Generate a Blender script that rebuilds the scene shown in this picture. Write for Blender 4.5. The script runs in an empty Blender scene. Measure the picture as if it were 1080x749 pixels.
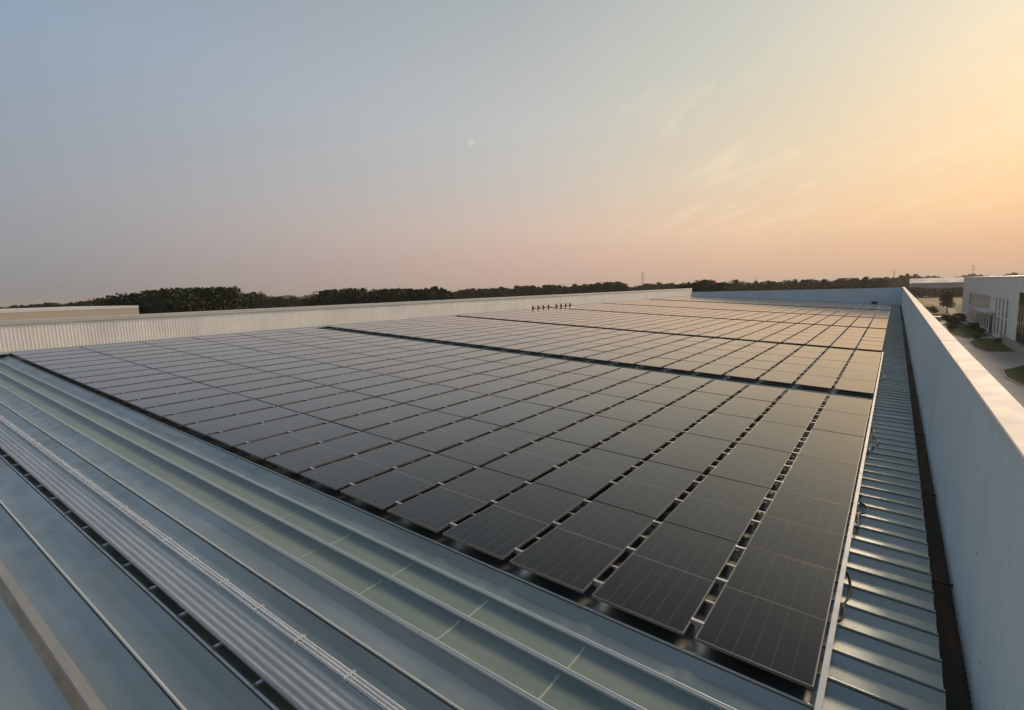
import bpy, bmesh, math, random
from mathutils import Matrix, Vector
R = math.radians
random.seed(7)
sc = bpy.context.scene
COL = sc.collection

# ------------------------------------------------------------------ camera
SLOPE = math.atan(0.056)                       # the roof rises gently towards -X
M = Matrix.Rotation(SLOPE, 3, 'Y')             # roof frame -> world
YAW, PITCH, ROLL = 0.59495959, -0.16055842, 0.01702039
cy, sy = math.cos(YAW), math.sin(YAW)
fwd = Vector((-sy*math.cos(PITCH), cy*math.cos(PITCH), math.sin(PITCH)))
r0 = Vector((cy, sy, 0)); u0 = r0.cross(fwd)
rgt = math.cos(ROLL)*r0 + math.sin(ROLL)*u0
upv = -math.sin(ROLL)*r0 + math.cos(ROLL)*u0
CAMR = Vector((0.245278, -4.954129, 3.821723))
CAMW = M @ CAMR
cd = bpy.data.cameras.new('camera')
cam = bpy.data.objects.new('camera', cd); COL.objects.link(cam)
a, b, c_ = M @ rgt, M @ upv, -(M @ fwd)
cam.matrix_world = Matrix(((a.x, b.x, c_.x, CAMW.x), (a.y, b.y, c_.y, CAMW.y), (a.z, b.z, c_.z, CAMW.z), (0, 0, 0, 1)))
cd.sensor_fit = 'HORIZONTAL'; cd.sensor_width = 36
cd.lens = 36*536.3487/1080
cd.shift_x = -36.2657/1080
cd.clip_start = 0.05; cd.clip_end = 20000
sc.camera = cam
sc.render.resolution_x, sc.render.resolution_y = 1024, 710
sc.view_settings.view_transform = 'Standard'
sc.view_settings.look = 'None'
sc.view_settings.gamma = 1; sc.view_settings.exposure = 0
sc.view_settings.use_curve_mapping = False

# ------------------------------------------------------------------ sky and sun
SUN_AZ, SUN_EL = 17.0, 14.0                     # degrees from +Y towards +X, above horizon
SUN_STRENGTH = 3.2
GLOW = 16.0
CLOC, CROT = (6, 2, 0), -42
def lin(v):
    v /= 255.0
    return v/12.92 if v <= .04045 else ((v+.055)/1.055)**2.4
def rgb(r, g, b): return (lin(r), lin(g), lin(b), 1)

class NT:
    def __init__(s, tree): s.t = tree; s.n = tree.nodes; s.l = tree.links
    def new(s, typ, **kw):
        n = s.n.new(typ)
        for k, v in kw.items(): setattr(n, k, v)
        return n
    def put(s, sock, v):
        if hasattr(v, 'is_output'): s.l.new(v, sock)
        elif v is not None: sock.default_value = v
    def math(s, op, x, y=None, z=None, clamp=False):
        n = s.new('ShaderNodeMath', operation=op); n.use_clamp = clamp
        s.put(n.inputs[0], x); s.put(n.inputs[1], y)
        if z is not None: s.put(n.inputs[2], z)
        return n.outputs[0]
    def maprange(s, x, a, b, c=0., d=1., smooth=False):
        n = s.new('ShaderNodeMapRange'); n.interpolation_type = 'SMOOTHSTEP' if smooth else 'LINEAR'
        s.put(n.inputs[0], x)
        for i, v in enumerate((a, b, c, d)): n.inputs[i+1].default_value = v
        return n.outputs[0]
    def mix(s, f, x, y, mode='MIX'):
        n = s.new('ShaderNodeMix', data_type='RGBA', blend_type=mode)
        s.put(n.inputs[0], f); s.put(n.inputs[6], x); s.put(n.inputs[7], y)
        return n.outputs[2]
    def ramp(s, f, stops, interp='LINEAR'):
        n = s.new('ShaderNodeValToRGB'); r = n.color_ramp; r.interpolation = interp
        while len(r.elements) > 1: r.elements.remove(r.elements[-1])
        r.elements[0].position, r.elements[0].color = stops[0]
        for p, c in stops[1:]:
            e = r.elements.new(p); e.color = c
        s.put(n.inputs[0], f); return n.outputs[0]
    def noise(s, vec, scale, detail=4, rough=.5, dist=0):
        n = s.new('ShaderNodeTexNoise'); s.put(n.inputs['Vector'], vec)
        n.inputs['Scale'].default_value = scale; n.inputs['Detail'].default_value = detail
        n.inputs['Roughness'].default_value = rough; n.inputs['Distortion'].default_value = dist
        return n.outputs[0]
    def mapping(s, vec, scale=(1, 1, 1), rot=(0, 0, 0), loc=(0, 0, 0)):
        n = s.new('ShaderNodeMapping'); s.put(n.inputs[0], vec)
        n.inputs[1].default_value = loc; n.inputs[2].default_value = rot; n.inputs[3].default_value = scale
        return n.outputs[0]

w = bpy.data.worlds.new('World'); sc.world = w; w.use_nodes = True
t = NT(w.node_tree); t.n.clear()
tc = t.new('ShaderNodeTexCoord')
D = tc.outputs['Generated']
sep = t.new('ShaderNodeSeparateXYZ'); t.put(sep.inputs[0], D)
dx, dy, dz = sep.outputs
el = t.math('MULTIPLY', t.math('ARCSINE', dz), 180/math.pi)
elf = t.math('MAXIMUM', t.math('DIVIDE', el, 90), 0.0)
hl = t.math('SQRT', t.math('ADD', t.math('ADD', t.math('MULTIPLY', dx, dx), t.math('MULTIPLY', dy, dy)), 1e-6))
sx_, sy_ = math.sin(R(SUN_AZ)), math.cos(R(SUN_AZ))
dotp = t.math('DIVIDE', t.math('ADD', t.math('MULTIPLY', dx, sx_), t.math('MULTIPLY', dy, sy_)), hl)
azd = t.math('MULTIPLY', t.math('ARCCOSINE', t.math('MINIMUM', t.math('MAXIMUM', dotp, -1.0), 1.0)), 180/math.pi)
def sky_ramp(stops): return t.ramp(elf, [(e/90, rgb(*c)) for e, c in stops])
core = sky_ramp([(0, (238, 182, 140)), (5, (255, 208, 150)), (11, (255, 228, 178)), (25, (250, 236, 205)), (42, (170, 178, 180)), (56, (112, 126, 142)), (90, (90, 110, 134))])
near = sky_ramp([(0, (224, 181, 152)), (3, (235, 191, 156)), (6.5, (252, 210, 163)), (11, (253, 221, 177)), (20, (242, 227, 198)), (27, (232, 226, 208)), (33, (206, 206, 198)), (41, (150, 158, 164)), (52, (112, 125, 140)), (90, (90, 110, 134))])
warm = sky_ramp([(0, (212, 178, 156)), (2.5, (226, 190, 163)), (5.5, (240, 206, 174)), (11, (233, 215, 188)), (20, (214, 212, 197)), (27, (202, 204, 196)), (33, (180, 186, 184)), (42, (134, 146, 156)), (54, (108, 122, 140)), (90, (90, 110, 134))])
mid = sky_ramp([(0, (200, 171, 160)), (3, (211, 181, 168)), (6.5, (217, 194, 180)), (11, (206, 198, 190)), (17, (199, 200, 198)), (27, (179, 186, 188)), (35, (152, 164, 172)), (42, (112, 128, 144)), (55, (104, 120, 138)), (90, (90, 110, 134))])
far = sky_ramp([(0, (140, 141, 145)), (2, (150, 150, 152)), (5, (157, 158, 163)), (9, (160, 165, 173)), (21, (150, 168, 189)), (32, (132, 150, 172)), (50, (98, 109, 117)), (90, (90, 105, 120))])
back = sky_ramp([(0, (122, 124, 134)), (5, (128, 134, 146)), (20, (124, 135, 150)), (50, (96, 105, 111)), (90, (90, 105, 120))])
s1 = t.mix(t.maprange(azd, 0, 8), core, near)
s2 = t.mix(t.maprange(azd, 32, 54), t.mix(t.maprange(azd, 9, 32), s1, warm), mid)
s3 = t.mix(t.maprange(azd, 54, 97), s2, far)
s4 = t.mix(t.maprange(azd, 105, 170), s3, back)
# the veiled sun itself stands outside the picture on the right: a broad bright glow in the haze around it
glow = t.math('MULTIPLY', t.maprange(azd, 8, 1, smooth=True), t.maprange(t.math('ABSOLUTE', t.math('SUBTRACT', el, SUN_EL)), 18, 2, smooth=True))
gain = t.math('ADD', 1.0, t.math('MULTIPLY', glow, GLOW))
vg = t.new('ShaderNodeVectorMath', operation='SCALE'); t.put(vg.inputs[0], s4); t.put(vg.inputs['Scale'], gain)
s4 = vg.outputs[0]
# thin evening cirrus on the sunny side
den = t.math('ADD', t.math('MAXIMUM', dz, 0.0), 0.10)
comb = t.new('ShaderNodeCombineXYZ'); t.put(comb.inputs[0], t.math('DIVIDE', dx, den)); t.put(comb.inputs[1], t.math('DIVIDE', dy, den))
cm = t.mapping(t.mapping(comb.outputs[0], rot=(0, 0, R(CROT))), scale=(2.6, 0.6, 1), loc=CLOC)
cn = t.noise(cm, 1.7, 10, .68, .6)
cmask = t.math('MULTIPLY', t.maprange(cn, .47, .70, smooth=True), t.math('MULTIPLY', t.maprange(azd, 52, 30, smooth=True), t.maprange(azd, 7, 12, smooth=True)))
cmask = t.math('MULTIPLY', cmask, t.math('MULTIPLY', t.maprange(el, 2.5, 7, smooth=True), t.maprange(el, 25, 15, smooth=True)))
s5 = t.mix(t.math('MULTIPLY', cmask, .42), s4, rgb(255, 232, 200))
# the small pale evening moon
mo = Vector((math.sin(R(-41.84))*math.cos(R(15.4)), math.cos(R(-41.84))*math.cos(R(15.4)), math.sin(R(15.4))))
vm = t.new('ShaderNodeVectorMath', operation='DISTANCE'); t.put(vm.inputs[0], D); vm.inputs[1].default_value = mo
s6 = t.mix(t.maprange(vm.outputs['Value'],   .010, .001, 0, .4, smooth=True), s5, rgb(228, 224, 208))
nish = t.new('ShaderNodeTexSky', sky_type='NISHITA'); nish.sun_disc = False
nish.sun_elevation = R(18); nish.sun_rotation = R(9.8); nish.air_density = 1.4; nish.dust_density = 4
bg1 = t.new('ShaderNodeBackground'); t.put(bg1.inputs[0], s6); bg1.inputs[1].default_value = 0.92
bg2 = t.new('ShaderNodeBackground'); t.put(bg2.inputs[0], nish.outputs[0]); bg2.inputs[1].default_value = 0.002
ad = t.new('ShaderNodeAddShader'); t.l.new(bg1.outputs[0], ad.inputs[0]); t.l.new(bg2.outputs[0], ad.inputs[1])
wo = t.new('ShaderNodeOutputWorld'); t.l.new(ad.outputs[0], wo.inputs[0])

sd = bpy.data.lights.new('sun', 'SUN'); sd.energy = SUN_STRENGTH; sd.angle = R(9); sd.color = (1.0, .74, .50)
sun = bpy.data.objects.new('sun', sd); COL.objects.link(sun)
LAMP_AZ, LAMP_EL = 9.8, 18.0      # the sun's disc, just outside the right edge, inside its wide glow
sdir = Vector((math.sin(R(LAMP_AZ))*math.cos(R(LAMP_EL)), math.cos(R(LAMP_AZ))*math.cos(R(LAMP_EL)), math.sin(R(LAMP_EL))))
sun.rotation_euler = sdir.to_track_quat('Z', 'Y').to_euler(); sun.location = (40, 90, 60)

# ------------------------------------------------------------------ helpers
class MB:
    """collects faces; build() links them as ONE mesh object"""
    def __init__(s): s.v = []; s.f = []; s.m = []; s.uv = {}
    def face(s, pts, m=0, uv=None):
        i = len(s.v); s.v += [tuple(p) for p in pts]; s.f.append(tuple(range(i, i+len(pts)))); s.m.append(m)
        if uv: s.uv[len(s.f)-1] = uv
    def box(s, x0, x1, y0, y1, z0, z1, m=0):
        i = len(s.v)
        s.v += [(x, y, z) for z in (z0, z1) for y in (y0, y1) for x in (x0, x1)]
        for q in ((0, 2, 3, 1), (4, 5, 7, 6), (0, 1, 5, 4), (2, 6, 7, 3), (0, 4, 6, 2), (1, 3, 7, 5)):
            s.f.append(tuple(i+k for k in q)); s.m.append(m)
    def prism(s, prof, x0, x1, m=0, axis='x', caps=True):
        """closed profile of (u,v) extruded along axis"""
        n = len(prof); i = len(s.v)
        for X in (x0, x1):
            for u, v in prof: s.v.append((X, u, v) if axis == 'x' else (u, X, v) if axis == 'y' else (u, v, X))
        for k in range(n):
            s.f.append((i+k, i+(k+1) % n, i+n+(k+1) % n, i+n+k)); s.m.append(m)
        if caps:
            s.f.append(tuple(range(i+n-1, i-1, -1))); s.m.append(m)
            s.f.append(tuple(range(i+n, i+2*n))); s.m.append(m)
    def tube(s, path, r, n=8, m=0):
        i0 = len(s.v); P = [Vector(p) for p in path]
        for k, p in enumerate(P):
            d = (P[min(k+1, len(P)-1)] - P[max(k-1, 0)]).normalized()
            a = d.cross(Vector((0, 0, 1)))
            if a.length < 1e-3: a = d.cross(Vector((1, 0, 0)))
            a.normalize(); b = a.cross(d)
            rr = r[k] if isinstance(r, (list, tuple)) else r
            for j in range(n):
                an = 2*math.pi*j/n; s.v.append(tuple(p + a*math.cos(an)*rr + b*math.sin(an)*rr))
        for k in range(len(P)-1):
            for j in range(n):
                s.f.append((i0+k*n+j, i0+k*n+(j+1) % n, i0+(k+1)*n+(j+1) % n, i0+(k+1)*n+j)); s.m.append(m)
        s.f.append(tuple(range(i0+n-1, i0-1, -1))); s.m.append(m)
        e = i0+(len(P)-1)*n; s.f.append(tuple(range(e, e+n))); s.m.append(m)
    def mesh(s, name, mats):
        me = bpy.data.meshes.new(name); me.from_pydata(s.v, [], s.f)
        for mt in (mats if isinstance(mats, (list, tuple)) else [mats]): me.materials.append(mt)
        me.polygons.foreach_set('material_index', s.m)
        if s.uv:
            ul = me.uv_layers.new(name='UVMap')
            for p in me.polygons:
                if p.index in s.uv:
                    for li, q in zip(p.loop_indices, s.uv[p.index]): ul.data[li].uv = q
        bm = bmesh.new(); bm.from_mesh(me); bmesh.ops.recalc_face_normals(bm, faces=bm.faces); bm.to_mesh(me); bm.free()
        me.update(); return me
    def build(s, name, mats, parent=None, smooth=False):
        me = s.mesh(name, mats)
        if smooth:
            me.polygons.foreach_set('use_smooth', [True]*len(me.polygons))
        o = bpy.data.objects.new(name, me); COL.objects.link(o)
        if parent: o.parent = parent
        return o
def link(name, me, parent=None, loc=(0, 0, 0)):
    o = bpy.data.objects.new(name, me); COL.objects.link(o); o.parent = parent; o.location = loc; return o
def empty(name, loc=(0, 0, 0), rot=(0, 0, 0), roof=False):
    o = bpy.data.objects.new(name, None); COL.objects.link(o); o.empty_display_size = .2
    if roof: o.location = M @ Vector(loc); o.rotation_euler = (0, SLOPE, 0)
    else: o.location = loc; o.rotation_euler = rot
    return o
def tag(o, label=None, cat=None, group=None, kind=None):
    if label: o['label'] = label
    if cat: o['category'] = cat
    if group: o['group'] = group
    if kind: o['kind'] = kind
    return o
def onroof(o, loc=(0, 0, 0)):
    o.location = M @ Vector(loc); o.rotation_euler = (0, SLOPE, 0); return o
ORD = ['first', 'second', 'third', 'fourth', 'fifth', 'sixth', 'seventh', 'eighth', 'ninth', 'tenth', 'eleventh', 'twelfth', 'thirteenth', 'fourteenth', 'fifteenth', 'sixteenth', 'seventeenth', 'eighteenth', 'nineteenth', 'twentieth', 'twenty-first', 'twenty-second', 'twenty-third', 'twenty-fourth', 'twenty-fifth']

# ------------------------------------------------------------------ materials
def mat(name, base, rough=.5, metal=0., spec=.5):
    m = bpy.data.materials.new(name); m.use_nodes = True
    t = NT(m.node_tree); b = t.n['Principled BSDF']
    b.inputs['Base Color'].default_value = (*base, 1); b.inputs['Roughness'].default_value = rough
    b.inputs['Metallic'].default_value = metal; b.inputs['Specular IOR Level'].default_value = spec
    return m, t, b
def noisy(name, base, rough=.5, metal=0., var=.25, scale=3., stretch=(1, 1, 1), spec=.5, bump=0., rvar=.1, second=None, sscale=.6):
    m, t, b = mat(name, base, rough, metal, spec)
    tc = t.new('ShaderNodeTexCoord'); v = t.mapping(tc.outputs['Object'], scale=stretch)
    n1 = t.noise(v, scale, 6, .6); n2 = t.noise(v, scale*.17+.01, 3, .5)
    f = t.math('ADD', t.math('MULTIPLY', n1, .5), t.math('MULTIPLY', n2, .5))
    g = t.maprange(f, .3, .7, 1-var, 1+var)
    cn = t.new('ShaderNodeMix', data_type='RGBA', blend_type='MULTIPLY'); cn.inputs[0].default_value = 1
    col = (*base, 1)
    if second:
        sm = t.maprange(t.noise(v, sscale, 5, .6, .4), .42, .62, smooth=True)
        col = t.mix(sm, col, (*second, 1))
    t.put(cn.inputs[6], col)
    cc = t.new('ShaderNodeCombineColor'); 
    for i in range(3): t.put(cc.inputs[i], g)
    t.put(cn.inputs[7], cc.outputs[0]); t.put(b.inputs['Base Color'], cn.outputs[2])
    t.put(b.inputs['Roughness'], t.maprange(n1, .3, .7, rough-rvar, rough+rvar))
    if bump:
        bp = t.new('ShaderNodeBump'); bp.inputs['Strength'].default_value = bump; bp.inputs['Distance'].default_value = .02
        t.put(bp.inputs['Height'], n1); t.put(b.inputs['Normal'], bp.outputs[0])
    return m

# galvanised roof sheet: blotchy zinc, dirt, scuff marks
M_roof, t, b = mat('zinc_sheet', (.3, .34, .36), .4, .85)
tc = t.new('ShaderNodeTexCoord'); ob = tc.outputs['Object']
v1 = t.mapping(ob, scale=(.18, 1.2, 1)); n1 = t.noise(v1, 1.6, 6, .6)
n2 = t.noise(ob, 3, 2, .5); n3 = t.noise(t.mapping(ob, scale=(.6, 2.5, 1)), .7, 4, .5)
base = t.mix(t.maprange(n1, .3, .7), (.36, .395, .375, 1), (.53, .56, .535, 1))
base = t.mix(t.maprange(n3, .55, .75, 0, .5, smooth=True), base, (.42, .41, .38, 1))
sepo = t.new('ShaderNodeSeparateXYZ'); t.put(sepo.inputs[0], ob)
scuff = t.math('MULTIPLY', t.maprange(t.noise(t.mapping(ob, scale=(5, 14, 1)), 1.3, 4, .7, 1.5), .62, .70, smooth=True), t.maprange(sepo.outputs[0], -.6, .1))
base = t.mix(t.math('MULTIPLY', scuff, .55), base, (.12, .10, .085, 1))
t.put(b.inputs['Base Color'], base)
t.put(b.inputs['Roughness'], t.maprange(n2,    .3, .7, .27, .42))
bp = t.new('ShaderNodeBump'); bp.inputs['Strength'].default_value = .03; bp.inputs['Distance'].default_value = .02
t.put(bp.inputs['Height'], n3); t.put(b.inputs['Normal'], bp.outputs[0])

M_sky = noisy('fibreglass_skylight', (.19, .26, .25), .36, 0, .22, 2.5, (.5, 2, 1), .4, .02, .08, (.22, .275, .26), .8)
M_joint = noisy('skylight_joint', (.40, .45, .41), .5, 0, .2, 8)
M_alu = noisy('bare_aluminium', (.55, .57, .58), .38, .85, .12, 20)
M_alu2 = noisy('pressed_trim', (.62, .65, .64), .38, .45, .12, 6, (.3, 4, 4))
M_pipe = noisy('galvanised_pipe', (.80, .80, .80), .38, .6, .15, 14, (1, 4, 4))
M_plank = noisy('dull_aluminium', (.60, .62, .62), .42, .6, .18, 5, (.4, 3, 3))
M_white = noisy('white_plastic', (.88, .87, .83), .3, 0, .05, 3)
M_black = mat('black_cable', (.012, .012, .013), .45)[0]
M_gutter = noisy('grimy_gutter', (.055, .047, .04), .7, .2, .35, 4, (3, .8, 1), .3, .1, .1, (.10, .06, .04), 1.2)
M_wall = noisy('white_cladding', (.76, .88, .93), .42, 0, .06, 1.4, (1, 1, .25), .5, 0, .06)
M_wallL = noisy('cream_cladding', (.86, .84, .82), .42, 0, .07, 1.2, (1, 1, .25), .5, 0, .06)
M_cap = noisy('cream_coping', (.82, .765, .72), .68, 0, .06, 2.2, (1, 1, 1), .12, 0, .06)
for m_ in (M_white,):
    b_ = m_.node_tree.nodes['Principled BSDF']; b_.inputs['Coat Weight'].default_value = .9; b_.inputs['Coat IOR'].default_value = 1.6; b_.inputs['Coat Roughness'].default_value = .22
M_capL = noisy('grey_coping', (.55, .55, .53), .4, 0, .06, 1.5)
M_dark = mat('dark_rubber', (.02, .02, .022), .6)[0]
M_batten = noisy('pale_flashing', (.33, .335, .315), .5, .2, .15, 6, (.5, 3, 1))
M_rust = noisy('rusty_skirt', (.46, .35, .25), .6, .1, .35, 4, (.8, 3, 1), .4, .1, .1, (.55, .43, .33), 1.1)
M_frame = noisy('anodised_frame', (.20, .20, .198), .5, .4, .08, 10)
M_back = mat('panel_underside', (.03, .03, .03), .6)[0]

M_office = noisy('office_render', (.60, .63, .66), .6, 0, .05, .6)
# weathering that runs down the wall claddings
for m_ in (M_wall, M_wallL, M_office):
    t = NT(m_.node_tree); b_ = t.n['Principled BSDF']; old = b_.inputs['Base Color'].links[0].from_socket
    tc = t.new('ShaderNodeTexCoord')
    st = t.noise(t.mapping(tc.outputs['Object'], scale=(2.2, 2.2, .12)), 1.6, 5, .6)
    st2 = t.noise(t.mapping(tc.outputs['Object'], scale=(.5, .5, .5)), .5, 4, .6)
    f_ = t.math('ADD', t.math('MULTIPLY', t.maprange(st, .5, .75, smooth=True), .16), t.math('MULTIPLY', t.maprange(st2, .45, .75, smooth=True), .18))
    t.put(b_.inputs['Base Color'], t.mix(f_, old, (.33, .35, .36, 1)))

# photovoltaic glass: dark cells, thin silver grid, dust film; UV is in metres
PW, PL = 1.134, 2.294
M_glass, t, b = mat('solar_glass', (.011, .011, .015), .09)
b.inputs['IOR'].default_value = 2.0; b.inputs['Specular Tint'].default_value = (.15, .15, .15, 1)
b.inputs['Coat Weight'].default_value = .5; b.inputs['Coat IOR'].default_value = 1.34; b.inputs['Coat Roughness'].default_value = .12
b.inputs['Sheen Weight'].default_value = 0.05; b.inputs['Sheen Roughness'].default_value = .3; b.inputs['Sheen Tint'].default_value = (1, .88, .78, 1)
uvn = t.new('ShaderNodeUVMap'); su = t.new('ShaderNodeSeparateXYZ'); t.put(su.inputs[0], uvn.outputs[0])
u, v = su.outputs[0], su.outputs[1]
def lines(x, off, pitch, wd):
    fr = t.math('FRACT', t.math('DIVIDE', t.math('SUBTRACT', x, off), pitch))
    dd = t.math('MINIMUM', fr, t.math('SUBTRACT', 1.0, fr))
    return t.math('LESS_THAN', dd, wd/2/pitch)
g1 = lines(u, PW/2, .1835, .0045)
g2 = lines(v, PL/2-.006, .0925, .0022)
g3 = t.math('LESS_THAN', t.math('ABSOLUTE', t.math('SUBTRACT', v, PL/2)), .0065)
ed = t.math('MINIMUM', t.math('MINIMUM', u, t.math('SUBTRACT', PW, u)), t.math('MINIMUM', v, t.math('SUBTRACT', PL, v)))
g4 = t.math('LESS_THAN', ed, .024)
tcg = t.new('ShaderNodeTexCoord'); oi = t.new('ShaderNodeObjectInfo')
off = t.new('ShaderNodeVectorMath', operation='ADD'); t.put(off.inputs[0], tcg.outputs['Object']); t.put(off.inputs[1], oi.outputs['Location'])
dn = t.noise(off.outputs[0], 1.7, 5, .6); dn2 = t.noise(off.outputs[0], 14, 4, .6)
cell = t.mix(t.maprange(dn, .35, .7), (.003, .003, .004, 1), (.006, .006, .0065, 1))
cell = t.mix(t.math('MULTIPLY', g2, .35), cell, (.05, .05, .052, 1))
cell = t.mix(t.math('MULTIPLY', g1, .85), cell, (.13, .125, .12, 1))
cell = t.mix(t.math('MULTIPLY', g3, .85), cell, (.24, .23, .22, 1))
cell = t.mix(t.math('MULTIPLY', g4, .3), cell, (.05, .05, .05, 1))
t.put(b.inputs['Base Color'], cell)
t.put(b.inputs['Roughness'], t.math('ADD', t.maprange(dn, .3, .7, .07, .11), t.math('MULTIPLY', oi.outputs['Random'], .03)))
bp = t.new('ShaderNodeBump'); bp.inputs['Strength'].default_value = .02; bp.inputs['Distance'].default_value = .05
t.put(bp.inputs['Height'], t.noise(off.outputs[0], .9, 2, .4)); t.put(b.inputs['Normal'], bp.outputs[0])

# ------------------------------------------------------------------ the roof
H_SEAM, H_PAN = -.15, -.215
SP, S0 = .481, .414
RX0, RX1 = -31.62, 1.06
Y0, Y1 = -10., 91.
factory = tag(empty('factory_building', (0, 0, 0)), 'factory building under the ribbed zinc roof that carries the solar panels', 'building')
SEAMP = [(-.172, -.065), (-.155, -.061), (-.040, -.021), (-.017, -.013), (-.016, -.036), (-.008, -.036), (-.008, .004), (-.006, .011), (0, .015), (.011, .013), (.016, .006), (.010, -.004), (.006, -.01), (.006, -.057), (.022, -.065)]
prof = []
k0, k1 = math.floor((Y0-S0)/SP), math.ceil((Y1-S0)/SP)
for k in range(k0, k1):
    y = S0 + k*SP
    prof += [(y+dy, H_SEAM+dz) for dy, dz in SEAMP]
rb = MB()
NX = 4
for (ya, za), (yb, zb) in zip(prof[:-1], prof[1:]):
    rb.face([(RX0, ya, za), (RX1, ya, za), (RX1, yb, zb), (RX0, yb, zb)])
roof = rb.build('roof_sheet', M_roof, factory)
roof.rotation_euler = (0, SLOPE, 0)
# closing strip below the sheet edge at the gutter
# skylights: two translucent pans with lap joints
for k in (-4, -3):
    y = S0 + k*SP
    sb = MB()
    pr = [(y+.010, H_PAN+.030), (y+.030, H_PAN+.024), (y+.25, H_PAN+.024), (y+.35, H_PAN+.027), (y+.42, H_PAN+.041), (y+.446, H_PAN+.050), (y+.466, H_PAN+.056)]
    for (ya, za), (yb, zb) in zip(pr[:-1], pr[1:]):
        sb.face([(-31.6, ya, za), (1.05, ya, za), (1.05, yb, zb), (-31.6, yb, zb)])
    so = sb.build('skylight', M_sky, factory); so.rotation_euler = (0, SLOPE, 0)
    for j in range(-2, 22):
        xj = -2.15 - 1.373*j + (.02 if k == -3 else 0)
        if xj > 1.0 or xj < -31.4: continue
        jb = MB()
        for (ya, za), (yb, zb) in zip(pr[1:-3], pr[2:-2]):
            jb.face([(xj-.014, ya, za+.004), (xj+.014, ya, za+.004), (xj+.014, yb, zb+.004), (xj-.014, yb, zb+.004)])
        jb.build('lap_joint', M_joint, so)
# pressed cover trims along the seams that hold the skylights
for k in (-4, -3, -2):
    y = S0 + k*SP; cbm = MB()
    cbm.prism([(-.027, H_SEAM-.012), (-.029, H_SEAM+.012), (-.024, H_SEAM+.019), (-.010, H_SEAM+.021), (-.005, H_SEAM+.016), (.005, H_SEAM+.016), (.009, H_SEAM+.022), (.020, H_SEAM+.020), (.025, H_SEAM+.012), (.024, H_SEAM-.02)], -31.5, 1.04)
    o = cbm.build('seam_top_strip', M_alu2, factory); o.rotation_euler = (0, SLOPE, 0); o.location = M @ Vector((0, y, 0))
for k in (-11, -10, -8, -7, -6, -5, -1):  # pale strips added on plain seams, painting in the bright edge of reflected sky
    y = S0 + k*SP; cbm = MB()
    cbm.prism([(-.009, H_SEAM+.004), (-.009, H_SEAM+.013), (-.004, H_SEAM+.019), (.009, H_SEAM+.018), (.018, H_SEAM+.010), (.018, H_SEAM+.004)], -31.5, 1.04)
    o = cbm.build('seam_top_strip', M_alu2, factory); o.rotation_euler = (0, SLOPE, 0); o.location = M @ Vector((0, y, 0))
# gutter
gb = MB()
gb.box(1.055, 1.062, Y0, Y1, -.46, -.225); gb.box(1.055, 1.36, Y0, Y1, -.47, -.455)
for gy in [-1.1, .62, 3.4, 6.9, 11.5, 17, 24, 33, 44, 58, 74]: gb.box(1.063, 1.34, gy, gy+.03, -.30, -.27)
go = gb.build('gutter', M_gutter, factory); go.rotation_euler = (0, SLOPE, 0)
ob_ = MB(); ob_.box(-31.6, 1.50, Y0, Y1+.2, -10, -1.2); ob_.box(-48.1, -31.6, Y0, 140.5, -10, -.6)
ob_.build('outer_wall', M_wall, factory)
# old flashing strip near the camera
fl = tag(empty('roof_flashing', (0, -3.9, H_SEAM), roof=True), 'pale flashing strip with rusty brown skirt running along a roof seam', 'flashing')
fb = MB(); fb.prism([(-.018, .012), (-.012, .018), (.075, .014), (.075, .008), (-.010, .012)], -31, 1.0)
fb.build('top_flange', M_batten, fl)
fb = MB(); fb.prism([(-.024, .006), (-.020, .010), (-.019, .006), (-.022, .002), (-.040, -.008), (-.075, -.021), (-.092, -.026), (-.092, -.029), (-.075, -.025), (-.042, -.012)], -31, 1.0)
tag(fb.build('skirt', M_rust, fl), 'rusty brown skirt')

# ------------------------------------------------------------------ parapet walls (upright, in the world frame)
def corr(x, y0, y1, pitch, depth, sgn):
    """little vertical ribs along a wall: list of (x, y)"""
    out = []; y = y0
    while y < y1:
        out += [(x, y), (x, y+pitch*.55), (x+sgn*depth, y+pitch*.68), (x+sgn*depth, y+pitch*.88)]; y += pitch
    out.append((x, y1)); return out
RWX = 1.315; RTOP = 2.47
pw = tag(empty('parapet_wall', (RWX, -10, -.5)), 'long parapet wall along the right roof edge, shaded blue-grey with sunlit cream coping', 'wall')
cb = MB(); pts = corr(0, 0, 101, .10, .020, -1)
for (xa, ya), (xb, yb) in zip(pts[:-1], pts[1:]): cb.face([(xa, ya, 0), (xb, yb, 0), (xb, yb, RTOP+.5), (xa, ya, RTOP+.5)])
cb.box(.03, .20, 0, 101.2, -.7, RTOP+.48)
random.seed(3)
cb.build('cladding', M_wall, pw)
scb = MB()
for yy in [10.5+.62*i for i in range(28)]:
    for zz in (.55, 1.35, 2.15, 2.75):
        if random.random() < .33:
            y_ = yy + random.uniform(-.1, .1); z_ = zz + random.uniform(-.05, .05)
            scb.tube([(-.0, y_, z_), (-.018, y_, z_)], .009, 6)
scb.build('screw_heads', M_dark, pw)
yj = -10.0; edges = [-10., -7.5, -4.3, -1.1, 2.07]
while edges[-1] < 90.5: edges.append(edges[-1]+3.21)
edges[-1] = 91.25
for ya, yb in zip(edges[:-1], edges[1:]):
    kb = MB(); jj = random.uniform(-.004, .004)
    kb.prism([(-.026, RTOP+.47), (-.026, RTOP+.505+jj), (-.018, RTOP+.512+jj), (.245, RTOP+.525+jj), (.255, RTOP+.515+jj), (.255, RTOP+.42), (.249, RTOP+.42), (.249, RTOP+.5), (-.022, RTOP+.49), (-.022, RTOP+.47)],
             ya+10+.002, yb+10-.002, axis='y')
    kb.build('coping', M_cap, pw)
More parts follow.
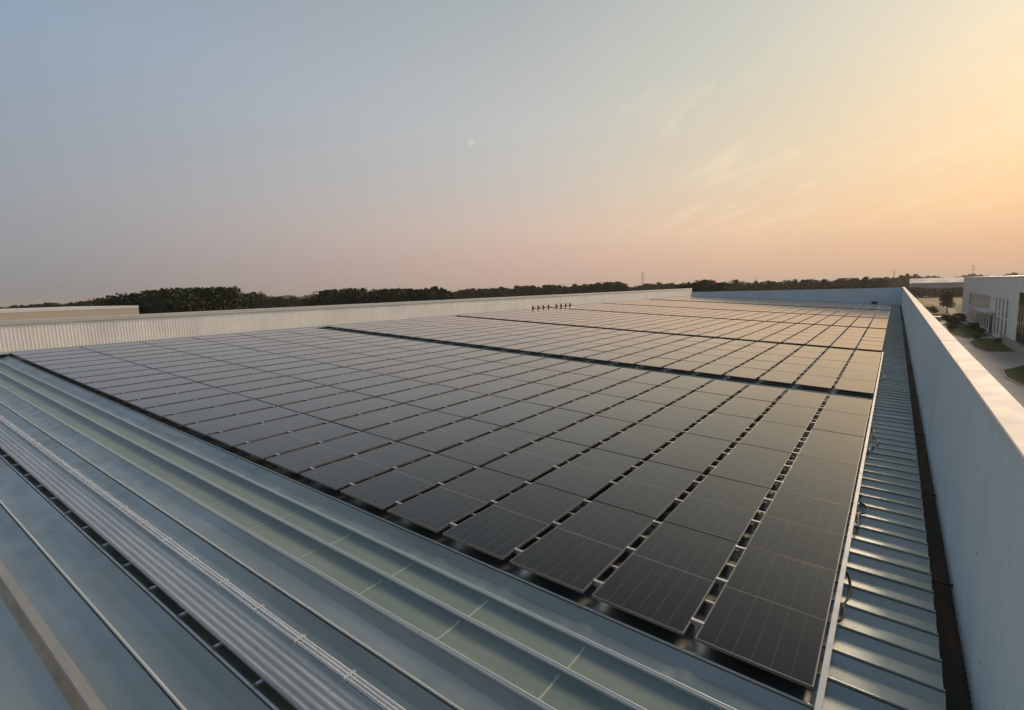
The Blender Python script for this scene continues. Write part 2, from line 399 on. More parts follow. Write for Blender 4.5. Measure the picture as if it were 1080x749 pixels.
# far end wall
fw = tag(empty('parapet_wall', (-31.7, 91, -.6)), 'shaded blue-grey parapet wall closing the far end of the panelled roof', 'wall')
cb = MB(); x = 0.
fp = []
while x < 32.95: fp += [(x, 0), (x+.11, 0), (x+.135, -.012), (x+.175, -.012)]; x += .2
fp.append((33.0, 0))
for (xa, ya), (xb, yb) in zip(fp[:-1], fp[1:]): cb.face([(xa, ya, 0), (xb, yb, 0), (xb, yb, RTOP+.6-.1), (xa, ya, RTOP+.6-.1)])
cb.box(0, 33.0, .02, .2, -.6, RTOP+.48)
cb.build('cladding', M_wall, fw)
kb = MB(); kb.box(0, 32.96, -.03, .23, RTOP+.5, RTOP+.53); kb.build('coping', M_wall, fw)
# beyond the ridge the roof falls away again to a taller wall on the left
RIDGE = M @ Vector((-31.66, 0, H_SEAM))
rs = MB(); k = 0; yy = Y0
LX = -47.9
while yy < 140:
    x1, z1 = LX + .1, RIDGE.z - .95
    rs.face([(RIDGE.x, yy, RIDGE.z), (x1, yy, z1), (x1, yy+.30, z1), (RIDGE.x, yy+.30, RIDGE.z)])
    rs.face([(RIDGE.x, yy+.30, RIDGE.z), (x1, yy+.30, z1), (x1, yy+.475, z1+.06), (RIDGE.x, yy+.475, RIDGE.z+.06)])
    rs.face([(RIDGE.x, yy+.475, RIDGE.z+.06), (x1, yy+.475, z1+.06), (x1, yy+.481, z1), (RIDGE.x, yy+.481, RIDGE.z)])
    yy += .481
rs.build('roof_sheet', M_roof, factory)
rg = MB(); rg.prism([(-.42, -.055), (-.42, -.045), (0, .085), (.20, .072), (.20, .062), (0, .073)], Y0, Y1, axis='y')
o = rg.build('ridge_cap', M_capL, factory); o.location = RIDGE
lw = tag(empty('parapet_wall', (LX, -12, .5)), 'long cream ribbed wall with overhanging coping along the left, beyond the roof ridge', 'wall')
cb = MB(); pts = corr(0, 0, 152, .19, .006, 1)
for (xa, ya), (xb, yb) in zip(pts[:-1], pts[1:]): cb.face([(xa, ya, 0), (xb, yb, 0), (xb, yb, 2.05), (xa, ya, 2.05)])
cb.box(-.25, -.03, 0, 152, -3, 2.05); cb.build('cladding', M_wallL, lw)
kb = MB(); kb.prism([(-.32, 1.99), (-.32, 2.27), (-.30, 2.29), (.10, 2.27), (.12, 2.25), (.12, 2.00), (.11, 2.00), (.02, 1.98)], 0, 152, axis='y')
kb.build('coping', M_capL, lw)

# ------------------------------------------------------------------ solar panels
GX, GY = .1228, .034
def glass_faces(mb, x0, y0, z, m=0):
    e = .008
    mb.face([(x0+e, y0+e, z), (x0+PW-e, y0+e, z), (x0+PW-e, y0+PL-e, z), (x0+e, y0+PL-e, z)], m,
            [(e, e), (PW-e, e), (PW-e, PL-e), (e, PL-e)])
def frame_faces(mb, x0, y0, m=0):
    e = .012; x1, y1 = x0+PW, y0+PL; zt, zb = 0, -.035
    d = .009
    mb.box(x0, x1, y0, y0+d, zb, zt, m); mb.box(x0, x1, y1-d, y1, zb, zt, m)
    mb.box(x0, x0+e, y0+d, y1-d, zb, zt, m); mb.box(x1-e, x1, y0+d, y1-d, zb, zt, m)
g = MB(); glass_faces(g, -PW/2, -PL/2, -.003)
g.box(-PW/2+.012, PW/2-.012, -PL/2+.012, PL/2-.012, -.010, -.0045, 1)
me_glass = g.mesh('cell_glass', [M_glass, M_back])
g = MB(); frame_faces(g, -PW/2, -PL/2); me_frame = g.mesh('frame', M_frame)
g = MB()                                         # clamp bridging the gap to the neighbour, with its foot on the seam
g.box(-GX-.030, .030, -.022, .022, -.045, -.037); g.box(-GX+.004, -.004, -.022, .022, -.037, -.006)
g.box(-GX-.012, -GX+.004, -.022, .022, .001, .005); g.box(-.004, .012, -.022, .022, .001, .005)
g.box(-GX+.002, -.002, -.022, .022, -.006, .001)
g.box(-.085, -.035, -.018, .018, H_SEAM+.004, -.045)
me_clamp = g.mesh('clamp', M_alu)
g = MB(); g.box(-GX-.012, .012, -.014, .014, -.046, -.037); g.box(-GX/2-.02, -GX/2+.02, -.014, .014, H_SEAM+.004, -.046)
me_clip = g.mesh('seam_clip', M_alu)
blocks = [(0, 6), (15.05, 5), (27.5, 6), (42.3, 5), (54.9, 6), (70.7, 8)]
slots = []
for bi, (yb, nr) in enumerate(blocks):
    for r in range(nr):
        for c in range(25):
            cx = -(c*(PW+GX)) - PW/2; cyy = yb + r*(PL+GY) + PL/2
            d = (Vector((cx, cyy, 0)) - CAMR).length
            slots.append((d, bi, r, c, cx, cyy))
slots.sort()
BL = ['', 'behind the first roof gap', 'behind the second roof gap', 'behind the third roof gap']
random.seed(11)
def clamp_ys(y0):
    out = []; k = math.ceil((y0 + .04 - .29)/.962)
    while .29 + .962*k < y0 + PL - .04: out.append(.29 + .962*k - y0 - PL/2); k += 1
    return out
for d, bi, r, c, cx, cyy in slots[:300]:
    p = empty('solar_panel', (0, 0, 0)); p.location = M @ Vector((cx, cyy, random.uniform(-.002, .002)))
    p.rotation_euler = (random.gauss(0, .0022), SLOPE + random.gauss(0, .0022), 0)
    where = f'{ORD[r]} row from the front' if bi == 0 else f'{ORD[r]} row {BL[bi]}'
    look = 'dark' if (bi == 0 and r < 2) else 'sky-reflecting'
    tag(p, f'{look} solar panel, {where}, {ORD[c]} column from the white edge strip' if bi == 0 else f'solar panel, {where}, {ORD[c]} column from white edge strip', 'solar panel', 'solar panels in rows on the roof')
    link('cell_glass', me_glass, p); link('frame', me_frame, p)
    if c < 24:
        for yy in clamp_ys(cyy-PL/2):
            link('clamp', me_clamp, p, (-PW/2, yy, 0))
            if abs(yy+.481) < PL/2: link('seam_clip', me_clip, p, (-PW/2, yy+.481, 0))
g = MB()
for d, bi, r, c, cx, cyy in slots[300:]:
    glass_faces(g, cx-PW/2, cyy-PL/2, -.003, 0); frame_faces(g, cx-PW/2, cyy-PL/2, 1)
    g.face([(cx-PW/2+.012, cyy-PL/2+.012, -.012), (cx+PW/2-.012, cyy-PL/2+.012, -.012), (cx+PW/2-.012, cyy+PL/2-.012, -.012), (cx-PW/2+.012, cyy+PL/2-.012, -.012)], 2)
    if c < 24 and d < 60:
        for yy in clamp_ys(cyy-PL/2): g.box(cx-PW/2-GX-.01, cx-PW/2+.01, cyy+yy-.022, cyy+yy+.022, -.04, .004, 1)
onroof(tag(g.build('solar_panel', [M_glass, M_frame, M_back]), 'rows of distant solar panels filling the far part of the roof', 'solar panels', 'solar panels in rows on the roof', 'stuff'))

# white edge strip and the black cable loops beside it
ts = tag(empty('edge_trunking', (.065, 0, -.04), roof=True), 'white edge strip running along the right side of the panels', 'trunking')
kb = MB(); kb.prism([(-.030, -.03), (-.030, .040), (-.027, .043), (.027, .043), (.030, .040), (.030, -.03)], -1.4, 26.9, axis='y'); kb.build('lid', M_white, ts)
kb = MB()
for i in range(29): kb.box(-.02, .02, -1.3+i*.962, -1.26+i*.962, -.108, -.031)
kb.build('support_feet', M_alu, ts)
def smooth_path(P, n=8):
    P = [Vector(p) for p in P]; out = []
    for i in range(len(P)-1):
        p0, p1, p2, p3 = P[max(i-1, 0)], P[i], P[i+1], P[min(i+2, len(P)-1)]
        for k in range(n):
            s = k/n
            out.append(.5*((2*p1)+(p2-p0)*s+(2*p0-5*p1+4*p2-p3)*s*s+(3*p1-p0-3*p2+p3)*s**3))
    out.append(P[-1]); return out
loops = [([(.06, 2.55, -.06), (.125, 2.42, -.07), (.165, 2.15, -.105), (.15, 1.92, -.12), (.115, 1.78, -.125), (.14, 1.58, -.12), (.115, 1.42, -.12), (.06, 1.36, -.09)], 'black cable loop hanging out nearest the front of the white edge strip'),
         ([(.07, 5.55, -.05), (.12, 5.42, -.09), (.10, 5.28, -.12), (.19, 5.15, -.12), (.245, 4.98, -.125), (.20, 4.80, -.12), (.125, 4.68, -.12), (.13, 4.40, -.12), (.135, 4.18, -.12), (.07, 4.05, -.08)], 'black cable in a round loop beside the second panel row'),
         ([(.07, 10.6, -.05), (.14, 10.4, -.10), (.20, 9.9, -.12), (.275, 9.5, -.125), (.21, 9.1, -.12), (.14, 8.85, -.12), (.12, 8.6, -.12), (.06, 8.4, -.08)], 'black cable loop lying on the ribs beside the fourth panel row'),
         ([(.07, 20.6, -.05), (.17, 20.2, -.10), (.24, 19.5, -.12), (.18, 18.9, -.12), (.07, 18.6, -.06)], 'small far black cable loop beside the white strip, past the roof gap')]
for P, lb in loops:
    kb = MB(); o0 = Vector(P[0])
    q = [p - o0 for p in smooth_path(P)]
    kb.tube(q, .011, 8); kb.tube([p + Vector((.012, .006, .012)) for p in q[4:-4]], .009, 8)
    onroof(tag(kb.build('power_cable', M_black, smooth=True), lb, 'cable'), o0)

# ------------------------------------------------------------------ maintenance walkway in front
wk = tag(empty('roof_walkway', (0, -2.63, H_SEAM), roof=True), 'long ribbed aluminium walkway lying on the roof seams at lower left', 'walkway')
kb = MB()
ys = []; pr = []
NR = 6; W0, W1 = -.235, .225; pp = (W1-W0)/NR
for i in range(NR):
    y = W0 + i*pp
    pr += [(y+.001, .074), (y+.010, .074), (y+.020, .092), (y+.044, .092), (y+.054, .074), (y+pp-.004, .074)]
pr = [(W0, .050), (W0, .074)] + pr + [(W1, .074), (W1, .050), (W1-.004, .050), (W1-.004, .069), (W0+.004, .069), (W0+.004, .050)]
kb.prism(pr, -31.2, 1.0, caps=False)
kb.build('tread_plate', M_plank, wk)
for i in range(-5, 32):
    xb = -4.41 - .852*i
    if xb > .9 or xb < -31: continue
    kb = MB(); kb.box(xb-.018, xb+.018, -.295, .235, .018, .049); kb.box(xb-.018, xb-.014, -.318, -.295, .0, .049); kb.box(xb-.018, xb+.018, -.335, -.318, .014, .019)
    kb.build('bracket', M_alu, wk)
cn = tag(empty('conduit_pipes', (0, -2.405, H_SEAM+.11), roof=True), 'pair of bright galvanised conduit pipes clamped along the walkway edge', 'conduit')
for yy, zz in ((-.036, 0.0), (0.0, .004), (.036, .001)):
    kb = MB(); path = [(-31.0 + i*1.0, yy + random.uniform(-.004, .004), zz + random.uniform(-.003, .003)) for i in range(33)]
    kb.tube(path, .0165, 10); kb.build('pipe', M_pipe, cn, smooth=True)
for i in range(-6, 33):
    xb = -4.55 - .852*i
    if xb > .9 or xb < -30.8: continue
    kb = MB(); kb.box(xb-.016, xb+.016, -.052, .052, .019, .029); kb.box(xb-.016, xb+.016, -.060, -.046, -.019, .028); kb.box(xb-.016, xb+.016, .046, .060, -.030, .028)
    kb.tube([(xb, -.053, .02), (xb, -.053, .045)], .006, 6)
    kb.build('clamp', M_pipe, cn)

# ------------------------------------------------------------------ vent hoods on the left wall
M_hood = noisy('white_hood', (.42, .29, .25), .4, 0, .08, 4)
M_red = mat('red_band', (.25, .05, .04), .5)[0]
hood_lab = ['nearest of the eight', 'second nearest of the eight', 'third nearest of the eight', 'fourth nearest, last before the wider space', 'fifth nearest, first after the wider space', 'third farthest of the eight', 'second farthest of the eight', 'farthest of the eight']
for i, yy in enumerate([39.7, 40.7, 41.7, 42.7, 44.3, 45.3, 46.3, 47.3]):
    h = tag(empty('vent_hood', (-31.72, yy, 1.70)), f'small vent hood on the roof ridge, {hood_lab[i]}', 'vent', 'vent hoods along the roof ridge')
    kb = MB(); kb.prism([(0, .08), (.20, .08), (.26, .14), (.22, .30), (.10, .36), (0, .36)], -.26, .26, axis='y'); kb.build('cowl', M_hood, h)
    kb = MB(); kb.box(.0, .18, -.24, .24, 0, .08); kb.build('neck', M_red, h)
    kb = MB(); kb.box(.03, .20, -.272, -.261, .12, .29); kb.build('louvre', M_dark, h)
# small object by the far wall
bx = tag(empty('junction_box', (-2.2, 89.9, H_SEAM), roof=True), 'small dark junction box on the roof at the far wall', 'box')
kb = MB(); kb.box(-.35, .35, -.2, .2, .04, .34); kb.build('casing', M_dark, bx)
kb = MB(); kb.box(-.40, .40, -.25, .25, .345, .375); kb.build('lid', M_back, bx)

# ------------------------------------------------------------------ the land around
GZ = -10.
def sheet(name, pts, z, m, kind='structure'):
    bm = bmesh.new(); f = bm.faces.new([bm.verts.new((x, y, GZ+z)) for x, y in pts])
    if f.normal.z < 0: f.normal_flip()
    bmesh.ops.triangulate(bm, faces=bm.faces)
    me = bpy.data.meshes.new(name); bm.to_mesh(me); bm.free(); me.materials.append(m)
    o = bpy.data.objects.new(name, me); COL.objects.link(o); o['kind'] = kind; return o
M_ground = noisy('farmland', (.060, .068, .030), .95, 0, .35, .05, (1, 1, 1), .1, 0, .0, (.10, .085, .045), .012)
M_field = noisy('ripe_field', (.24, .17, .085), .95, 0, .25, .08, (1, .4, 1), .1, 0, 0)
M_track = noisy('dirt_track', (.30, .25, .19), .95, 0, .2, .2, spec=.1)
M_conc = noisy('concrete_yard', (.42, .405, .385), .85, 0, .16, .25, (1, 1, 1), .3, 0, .05, (.34, .33, .32), .05)
M_lawn = noisy('lawn_turf', (.062, .098, .024), .95, 0, .45, .8, (1, 1, 1), .1, 0, 0, (.085, .09, .03), .2)
M_kerb = noisy('kerb_stone', (.30, .29, .27), .8, 0, .15, 1)
S = 7000
sheet('ground', [(-S, -S), (S, -S), (S, S), (-S, S)], 0, M_ground)
sheet('yard', [(1.6, -60), (70, -60), (70, 108), (19.2, 108), (19.2, 196), (10.8, 196), (1.6, 196)], .004, M_conc)
sheet('field', [(2, 320), (60, 330), (90, 475), (2, 480)], .004, M_field)
sheet('field', [(18.5, 480), (150, 470), (190, 700), (0, 760), (0, 480)], .008, M_field)
sheet('track', [(13.6, 410), (16.6, 410), (22.0, 277), (19.6, 230), (17.6, 230), (19.2, 278)], .012, M_track)
def lawn(pts):
    sheet('lawn', pts, .1, M_lawn)
    kb = MB(); n = len(pts)
    cxy = Vector((sum(p[0] for p in pts)/n, sum(p[1] for p in pts)/n))
    for i in range(n):
        p, q = Vector(pts[i]), Vector(pts[(i+1) % n])
        po, qo = p + (p-cxy).normalized()*.22, q + (q-cxy).normalized()*.22
        kb.face([(p.x, p.y, GZ+.14), (q.x, q.y, GZ+.14), (qo.x, qo.y, GZ+.14), (po.x, po.y, GZ+.14)])
        kb.face([(po.x, po.y, GZ+.14), (qo.x, qo.y, GZ+.14), (qo.x, qo.y, GZ), (po.x, po.y, GZ)])
        kb.face([(p.x, p.y, GZ+.14), (q.x, q.y, GZ+.14), (q.x, q.y, GZ), (p.x, p.y, GZ)])
    o = kb.build('kerb', M_kerb); o['kind'] = 'structure'
lawn([(13.3, 192), (17.0, 198), (18.9, 150), (17.9, 146.5), (13.9, 142.1), (11.9, 153.6)])
lawn([(13.9, 133.8), (15.5, 139), (17.6, 143.0), (18.9, 142.0), (18.9, 118.6), (16.9, 117.4), (14.7, 117.2), (13.7, 123.0)])
lawn([(13.9, 92.6), (17.2, 99.4), (30, 101), (30, 74), (16.2, 75.5), (14.0, 81.5), (13.5, 86)])

# office building
M_pane = mat('dark_glazing', (.015, .02, .026), .12)[0]
M_plinth = noisy('grey_plinth', (.28, .27, .26), .8, 0, .15, 1.2)
OX_ = 19.5
ofc = tag(empty('office_building', (OX_, 158, GZ)), 'pale grey flat-roofed office building with tall narrow slit windows', 'building')
kb = MB(); kb.box(0, 45, -60, 62, 0, 13.35); kb.build('wall', M_office, ofc)
kb = MB(); kb.box(-.15, 45.1, -60.1, 62.1, 13.36, 13.62); kb.build('roof_coping', M_office, ofc)
kb = MB(); kb.box(-.55, -.003, -58, -22.6, 0, 1.5); kb.build('plinth', M_plinth, ofc)
wy = [134.3, 138.9, 143.6, 148.2] + [159.0 + 2.75*i for i in range(16)]
for y in wy:
    wd = .72 if y < 150 else .8
    fr = MB(); 
    for (a0, a1, z0, z1) in ((-wd-.07, -wd, .95, 9.0), (wd, wd+.07, .95, 9.0), (-wd, wd, 8.93, 9.0), (-wd, wd, .95, 1.02), (-wd, wd, 4.7, 5.1)):
        fr.box(-.03, -.004, y-158+a0, y-158+a1, z0, z1)
    fo = fr.build('window', M_office, ofc)
    pn = MB(); pn.box(-.02, -.006, y-158-wd, y-158+wd, 1.02, 8.93); pn.build('pane', M_pane, fo)
kb = MB(); kb.box(-1.9, -.003, -10.5, 10.5, 5.35, 5.75); kb.build('canopy', M_office, ofc)
dr = MB(); dr.box(-.10, -.004, -7.4, -2.2, .02, 5.0); dro = dr.build('entrance_door', noisy('pale_door', (.55, .56, .56), .4, 0, .1, 1), ofc)
dp = MB(); dp.box(-.115, -.103, -6.9, -5.0, .3, 4.6); dp.box(-.115, -.103, -4.6, -2.7, .3, 4.6); dp.build('pane', M_pane, dro)
dk = MB(); dk.box(-.05, -.004, -52, -35.2, 1.55, 10.6); dko = dk.build('glazed_bay', M_pane, ofc)
mu = MB()
for i in range(1, 8): mu.box(-.11, -.052, -52+i*2.1-.06, -52+i*2.1+.06, 1.55, 10.6)
for z in (3.6, 5.8, 8.2): mu.box(-.10, -.053, -52, -35.2, z-.05, z+.05)
mu.build('mullion', mat('dark_mullion', (.05, .05, .055), .4, .5)[0], dko)

# building beyond the left wall
lb = tag(empty('warehouse', (-56, -30, GZ)), 'flat-topped cream building showing above the left parapet wall', 'building')
kb = MB(); kb.box(-20, 0, -60, 42.4, 0, 13.2)
kb.build('wall', noisy('cream_render', (.62, .53, .43), .7, 0, .06, .4), lb)
kb = MB(); kb.box(-20, .02, -60, 42.42, 13.2, 13.42); kb.build('roof_coping', M_wallL, lb)
# far warehouse with pale roof behind trees on the right
wh = tag(empty('warehouse', (10.5, 520, GZ)), 'long pale-roofed warehouse beyond the dark tree belt at right', 'building')
kb = MB(); kb.box(0, 95, 0, 40, 0, 9.5); kb.build('wall', noisy('pale_sheeting', (.42, .42, .44), .6, .1, .08, .1), wh)
kb = MB(); kb.prism([(-.8, 9.5), (20, 13.4), (40.8, 9.5)], -.6, 95.6); kb.build('roof', noisy('pale_roof_sheet', (.36, .36, .39), .7, .0, .08, .1), wh)

# ------------------------------------------------------------------ vegetation
def leafmat(name, c1, c2):
    m, t, b = mat(name, c1, .8, 0, .2)
    tc = t.new('ShaderNodeTexCoord'); n = t.noise(tc.outputs['Object'], .6, 4, .6)
    oi = t.new('ShaderNodeObjectInfo')
    f = t.math('ADD', t.maprange(n, .35, .65, 0, .75), t.math('MULTIPLY', oi.outputs['Random'], .3))
    t.put(b.inputs['Base Color'], t.mix(f, (*c1, 1), (*c2, 1))); return m
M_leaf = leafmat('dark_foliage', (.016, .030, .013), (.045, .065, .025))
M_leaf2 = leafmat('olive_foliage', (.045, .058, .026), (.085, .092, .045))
M_bark = noisy('bark', (.06, .045, .035), .9, 0, .3, 3)
def crown_mesh(seed, n, leaf, wide, mt, low=.22):
    """unit-height tree crown out of many leaf clumps; height 1, radius ~ wide"""
    rnd = random.Random(seed); mb = MB(); cl = []
    for i in range(15):
        z = rnd.uniform(low+.08, .9); sh = math.sin(math.pi*min(1, max(.0, (z-low+.12)/(1.02-low+.12))))**.7
        an = rnd.uniform(0, 6.283); rr = wide*sh*rnd.uniform(.25, .8)
        cl.append((math.cos(an)*rr, math.sin(an)*rr, z, rnd.uniform(.10, .19)))
    cl.append((0, 0, .87, .09)); cl.append((0, 0, .95, .05))
    for i in range(n):
        x, y, z, r = cl[rnd.randrange(len(cl))]
        d = Vector((rnd.gauss(0, 1), rnd.gauss(0, 1), rnd.gauss(0, 1))).normalized()*r*rnd.uniform(.45, 1.05)
        p = Vector((x, y, z)) + d
        if p.z > 1: p.z = 1 - rnd.random()*.04
        a = Vector((rnd.gauss(0, 1), rnd.gauss(0, 1), rnd.gauss(0, .7))).normalized(); b = a.cross(Vector((rnd.gauss(0, 1), rnd.gauss(0, 1), rnd.gauss(0, 1)))).normalized()
        s = leaf*rnd.uniform(.6, 1.3)
        mb.face([p-a*s, p-b*s*.6, p+a*s, p+b*s*.6])
    return mb.mesh('crown', mt)
def trunk_mesh(seed):
    rnd = random.Random(seed); mb = MB()
    mb.tube([(0, 0, 0), (.004, 0, .15), (.01, .005, .4), (0, .01, .75)], [.022, .017, .012, .004], 7)
    for i in range(6):
        an = rnd.uniform(0, 6.28); z = rnd.uniform(.22, .55)
        mb.tube([(.005, 0, z), (math.cos(an)*.08, math.sin(an)*.08, z+.09), (math.cos(an)*.17, math.sin(an)*.17, z+.22)], [.009, .006, .002], 5)
    return mb.mesh('trunk', M_bark)
protos = {}
for kind, mt, cfgs in (('dark', M_leaf, [(1, .26, .2), (2, .32, .16), (3, .17, .15), (4, .28, .14)]), ('olive', M_leaf2, [(5, .34, .15), (6, .40, .1), (7, .30, .18)])):
    protos[kind] = [(crown_mesh(s, 3800, .026, wd, mt, lo), trunk_mesh(s)) for s, wd, lo in cfgs]
# direction of a place seen at fraction px along the picture width -> bearing
tops = [(-60, 327), (0, 324), (40, 320.5), (60, 319.5), (90, 316.5), (110, 313.5), (130, 310.5), (150, 308.5), (165, 306.5), (180, 305.5), (200, 304), (220, 303.5), (240, 304), (250, 306.5), (258, 310.5), (265, 307.5), (275, 310.5), (285, 313.5), (300, 313), (320, 314), (335, 312.5), (340, 307.5), (350, 304.5), (375, 304.5), (390, 305.5), (405, 304.5), (410, 306.5), (420, 304.5), (440, 303.5), (460, 303), (470, 305.5), (480, 307.5), (490, 306), (500, 305), (520, 303.5), (540, 302.5), (560, 302), (580, 301.5), (600, 301), (620, 300), (640, 297), (655, 297), (658, 302.5), (675, 301.5), (680, 298.5), (695, 297.5), (708, 298), (718, 300.5), (722, 297.5), (735, 296), (750, 296.5), (760, 298.5), (775, 296), (790, 297.5), (805, 296.5), (840, 295.5), (860, 295.5), (880, 295), (900, 293.5), (920, 293), (940, 292), (952, 289), (965, 289.5), (975, 293)]
def top_at(px):
    for (x0, y0), (x1, y1) in zip(tops[:-1], tops[1:]):
        if x0 <= px <= x1: return y0 + (y1-y0)*(px-x0)/(x1-x0)
    return 300
FP, CXP, CYP = 536.3487, 540+36.2657, 374.5
def bearing(px, py):
    d = M @ (rgt*((px-CXP)/FP) + upv*((CYP-py)/FP) + fwd)
    h = math.hypot(d.x, d.y); return d.x/h, d.y/h, d.z/h
def add_tree(x, y, h, kind, wscale, label, group=None, name='tree'):
    cm_, tm = random.choice(protos[kind])
    o = empty(name, (x, y, GZ), (0, 0, random.uniform(0, 6.28)))
    for nm, me in (('trunk', tm), ('crown', cm_)):
        q = link(nm, me, o); q.scale = (h*wscale, h*wscale, h)
    return tag(o, label, 'tree', group)
random.seed(21)
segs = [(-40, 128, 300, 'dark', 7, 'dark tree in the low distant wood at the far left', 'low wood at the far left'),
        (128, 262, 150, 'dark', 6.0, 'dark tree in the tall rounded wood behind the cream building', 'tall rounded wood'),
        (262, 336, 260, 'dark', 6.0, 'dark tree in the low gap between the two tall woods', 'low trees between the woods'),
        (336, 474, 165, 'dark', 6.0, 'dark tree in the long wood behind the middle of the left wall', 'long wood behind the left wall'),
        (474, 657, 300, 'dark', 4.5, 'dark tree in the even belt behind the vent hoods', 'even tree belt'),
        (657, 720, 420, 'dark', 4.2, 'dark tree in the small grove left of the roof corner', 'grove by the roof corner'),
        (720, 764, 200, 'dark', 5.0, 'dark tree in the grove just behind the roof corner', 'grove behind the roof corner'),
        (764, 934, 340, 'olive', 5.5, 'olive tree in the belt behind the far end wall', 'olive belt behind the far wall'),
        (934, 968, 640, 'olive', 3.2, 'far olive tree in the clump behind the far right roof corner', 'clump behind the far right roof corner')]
for x0, x1, D, kind, step, lab, grp in segs:
    for layer in range(2):
        px = x0 + layer*step*.5
        while px < x1:
            Dd = D*random.uniform(.94, 1.10) + layer*D*.12
            py = top_at(px) + (random.choice((-.9, -.2, .2, .6, 1.2, 2.0)) + random.uniform(-.3, .3) if layer == 0 else random.uniform(1, 4))
            bx_, by_, bz_ = bearing(px, py)
            h = CAMW.z + bz_*Dd - GZ
            add_tree(CAMW.x+bx_*Dd, CAMW.y+by_*Dd, h, kind, random.uniform(.8, 1.25)*(14/h if h < 14 else 1)**.3, lab, grp)
            px += 1.2*step*random.uniform(.75, 1.3)
add_tree(17.3, 246, 8.4, 'dark', 1.35, 'lone dark round tree beside the far end of the office building')
# shrubs in the planting strips by the office
for x, y, h, lb_ in [(13.6, 187, 2.6, 'dark shrub at the road end of the planting strip'), (15.2, 189, 2.2, 'dark shrub second along the planting strip from the road'), (16.6, 191, 3.0, 'largest dark shrub in the strip near the lone tree'),
                     (13.0, 164, 2.0, 'low shrub at the strip edge along the road'), (16.8, 160, 2.3, 'shrub in mid planting strip before the slit windows'), (17.6, 152, 1.7, 'small shrub at the near point of the planting strip')]:
    add_tree(x, y, h, 'dark', 2.2, lb_, None, 'shrub')
for x, y, h, lb_ in [(15.8, 140.6, 1.1, 'small round bush at the rear tip of the middle lawn'), (18.2, 132, 1.3, 'low bush on the middle lawn close to the office plinth'), (18.0, 166, 2.0, 'green bush in the planting strip nearest the canopy'),
                     (14.6, 176, 2.4, 'broad green bush halfway along the planting strip'), (9.4, 226, 3.4, 'green tree clump left of the dirt track'), (12.6, 236, 3.0, 'green tree clump right beside the dirt track bend')]:
    add_tree(x, y, h, 'olive', 1.9, lb_, None, 'shrub')
# dark tree belt in front of the pale warehouse, a far wood nobody could count
def wood(name, pts, hmin, hmax, n, leaf, mt, lab):
    rnd = random.Random(5); mb = MB(); o0 = Vector((pts[0][0], pts[0][1], GZ))
    for i in range(n):
        s = rnd.random()*(len(pts)-1); k = int(s); f = s-k
        x = pts[k][0]*(1-f)+pts[k+1][0]*f; y = pts[k][1]*(1-f)+pts[k+1][1]*f + rnd.uniform(-8, 8)
        hh = hmin + (hmax-hmin)*(.5+.5*math.sin(x*.13+1.3*math.sin(x*.031)))*rnd.uniform(.75, 1.05)
        p = Vector((x, y, GZ + hh*rnd.random()**.6)) - o0
        a_ = Vector((rnd.gauss(0, 1), rnd.gauss(0, 1), rnd.gauss(0, .7))).normalized(); b_ = a_.cross(Vector((rnd.gauss(0, 1), rnd.gauss(0, 1), rnd.gauss(0, 1)))).normalized(); s_ = leaf*rnd.uniform(.6, 1.3)
        mb.face([p-a_*s_, p-b_*s_*.7, p+a_*s_, p+b_*s_*.7])
    o = mb.build(name, mt); o.location = o0; return tag(o, lab, 'wood', None, 'stuff')
wood('tree_belt', [(4, 452), (40, 455), (110, 445)], 5.6, 7.0, 7000, .8, M_leaf, 'dark low tree belt in front of the pale-roofed warehouse')
wood('far_wood', [(-1500, 420), (-1150, 700), (-700, 1000), (-200, 1150), (150, 1180), (600, 1150), (1100, 1050)], 11, 17, 26000, 3.0, M_leaf2, 'distant wood lying along the whole horizon')
# low hills on the horizon
hb = MB(); prev = None
for i in range(0, 121):
    an = R(-110 + i*1.25*1.2); rr = 2600
    hh = 10 + 6*math.sin(i*.31) + 4*math.sin(i*.83+1) + (9 if an > R(6) else 0)*min(1, (math.degrees(an)-6)/6 if an > R(6) else 0)
    cur = [(math.sin(an)*(rr+dr), math.cos(an)*(rr+dr), GZ + hz) for dr, hz in ((-500, -1), (-250, hh*.45), (0, hh), (300, hh*.7), (900, -1))]
    if prev:
        for k in range(4): hb.face([prev[k], cur[k], cur[k+1], prev[k+1]])
    prev = cur
hb.build('hills', noisy('wooded_hills', (.055, .062, .032), .95, 0, .3, .01, spec=.1))['kind'] = 'structure'

# evening haze over the land
HAZE = 0.0002
hz = MB(); hz.box(-7300, 7300, -7300, 7300, GZ-1.5, 32)
M_haze = bpy.data.materials.new('evening_haze'); M_haze.use_nodes = True
t = NT(M_haze.node_tree); t.n.clear()
pv = t.new('ShaderNodeVolumePrincipled'); pv.inputs['Color'].default_value = (.80, .76, .73, 1); pv.inputs['Density'].default_value = HAZE; pv.inputs['Anisotropy'].default_value = .2
om = t.new('ShaderNodeOutputMaterial'); t.l.new(pv.outputs[0], om.inputs['Volume'])
tag(hz.build('haze', M_haze), 'thin evening haze lying over the land', 'haze', None, 'stuff')

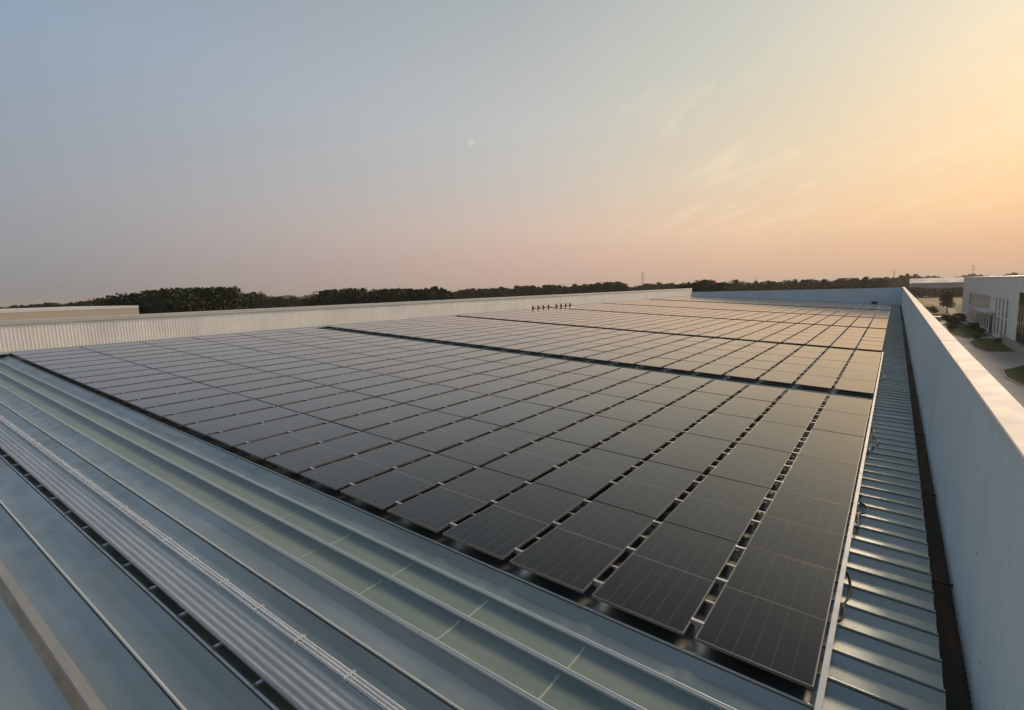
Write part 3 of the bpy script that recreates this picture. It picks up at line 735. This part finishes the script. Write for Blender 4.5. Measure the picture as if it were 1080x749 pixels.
# lattice pylons far off
M_steel = mat('dull_steel', (.25, .25, .26), .5, .6)[0]
for az, elv, Dd, lb_ in [(-23.6, 1.70, 700, 'thin lattice pylon above the dark trees left of the roof corner'), (-12.1, .62, 900, 'thin lattice pylon above the olive trees behind the end wall'), (-.2, .95, 800, 'thin lattice pylon near the right end of the far wall'), (5.4, 1.0, 900, 'thin lattice pylon above the office building')]:
    h = CAMW.z + math.tan(R(elv))*Dd - GZ
    x, y = CAMW.x + math.sin(R(az))*Dd, CAMW.y + math.cos(R(az))*Dd
    p = tag(empty('pylon', (x, y, GZ)), lb_, 'pylon', 'power pylons on the horizon')
    kb = MB(); bw = h*.055
    for sx in (-1, 1):
        for sy2 in (-1, 1): kb.tube([(sx*bw, sy2*bw, 0), (sx*bw*.35, sy2*bw*.35, h*.6), (0, 0, h)], .10, 4)
    for i in range(8):
        z0, z1 = h*i/9, h*(i+1)/9; w0 = bw*(1-.65*min(1, z0/(h*.6)))*.95; w1 = bw*(1-.65*min(1, z1/(h*.6)))*.95
        kb.tube([(-w0, -w0, z0), (w1, -w1, z1)], .09, 4); kb.tube([(w0, -w0, z0), (-w1, -w1, z1)], .09, 4)
    kb.build('mast', M_steel, p)
    for z in (.78, .90):
        kb = MB(); kb.tube([(-h*.10, 0, h*z), (0, 0, h*z+.5), (h*.10, 0, h*z)], .12, 4); kb.build('crossarm', M_steel, p)

# parked car at the road end
M_paint = mat('silver_paint', (.42, .43, .42), .3, .3)[0]
M_tyre = mat('tyre_rubber', (.02, .02, .02), .8)[0]
car = tag(empty('parked_car', (11.9, 199.5, GZ), (0, 0, R(80))), 'pale parked car at the far end of the road below the wall', 'car')
kb = MB(); kb.prism([(-2.2, .35), (-2.25, .75), (-2.1, .95), (-1.45, 1.02), (-.95, 1.45), (.75, 1.48), (1.45, 1.02), (2.15, .88), (2.25, .6), (2.2, .35)], -.86, .86, axis='y')
kb.build('body', M_paint, car)
kb = MB(); kb.prism([(-1.3, 1.03), (-.9, 1.39), (.7, 1.42), (1.28, 1.03)], -.87, .87, axis='y'); kb.build('side_windows', M_pane, car)
for sx in (-1.4, 1.4):
    for s2 in (-.78, .78):
        kb = MB(); kb.tube([(sx, s2-.1, .33), (sx, s2+.1, .33)], .33, 16); wq = kb.build('wheel', M_tyre, car)
        kb = MB(); kb.tube([(sx, s2-.11, .33), (sx, s2+.11, .33)], .19, 12); kb.build('rim', M_paint, wq)
for s2 in (-.6, .6):
    kb = MB(); kb.box(2.2, 2.27, s2-.2, s2+.2, .62, .76); kb.build('headlight', M_white, car)
    kb = MB(); kb.box(-2.28, -2.2, s2-.2, s2+.2, .68, .84); kb.build('tail_light', M_red, car)
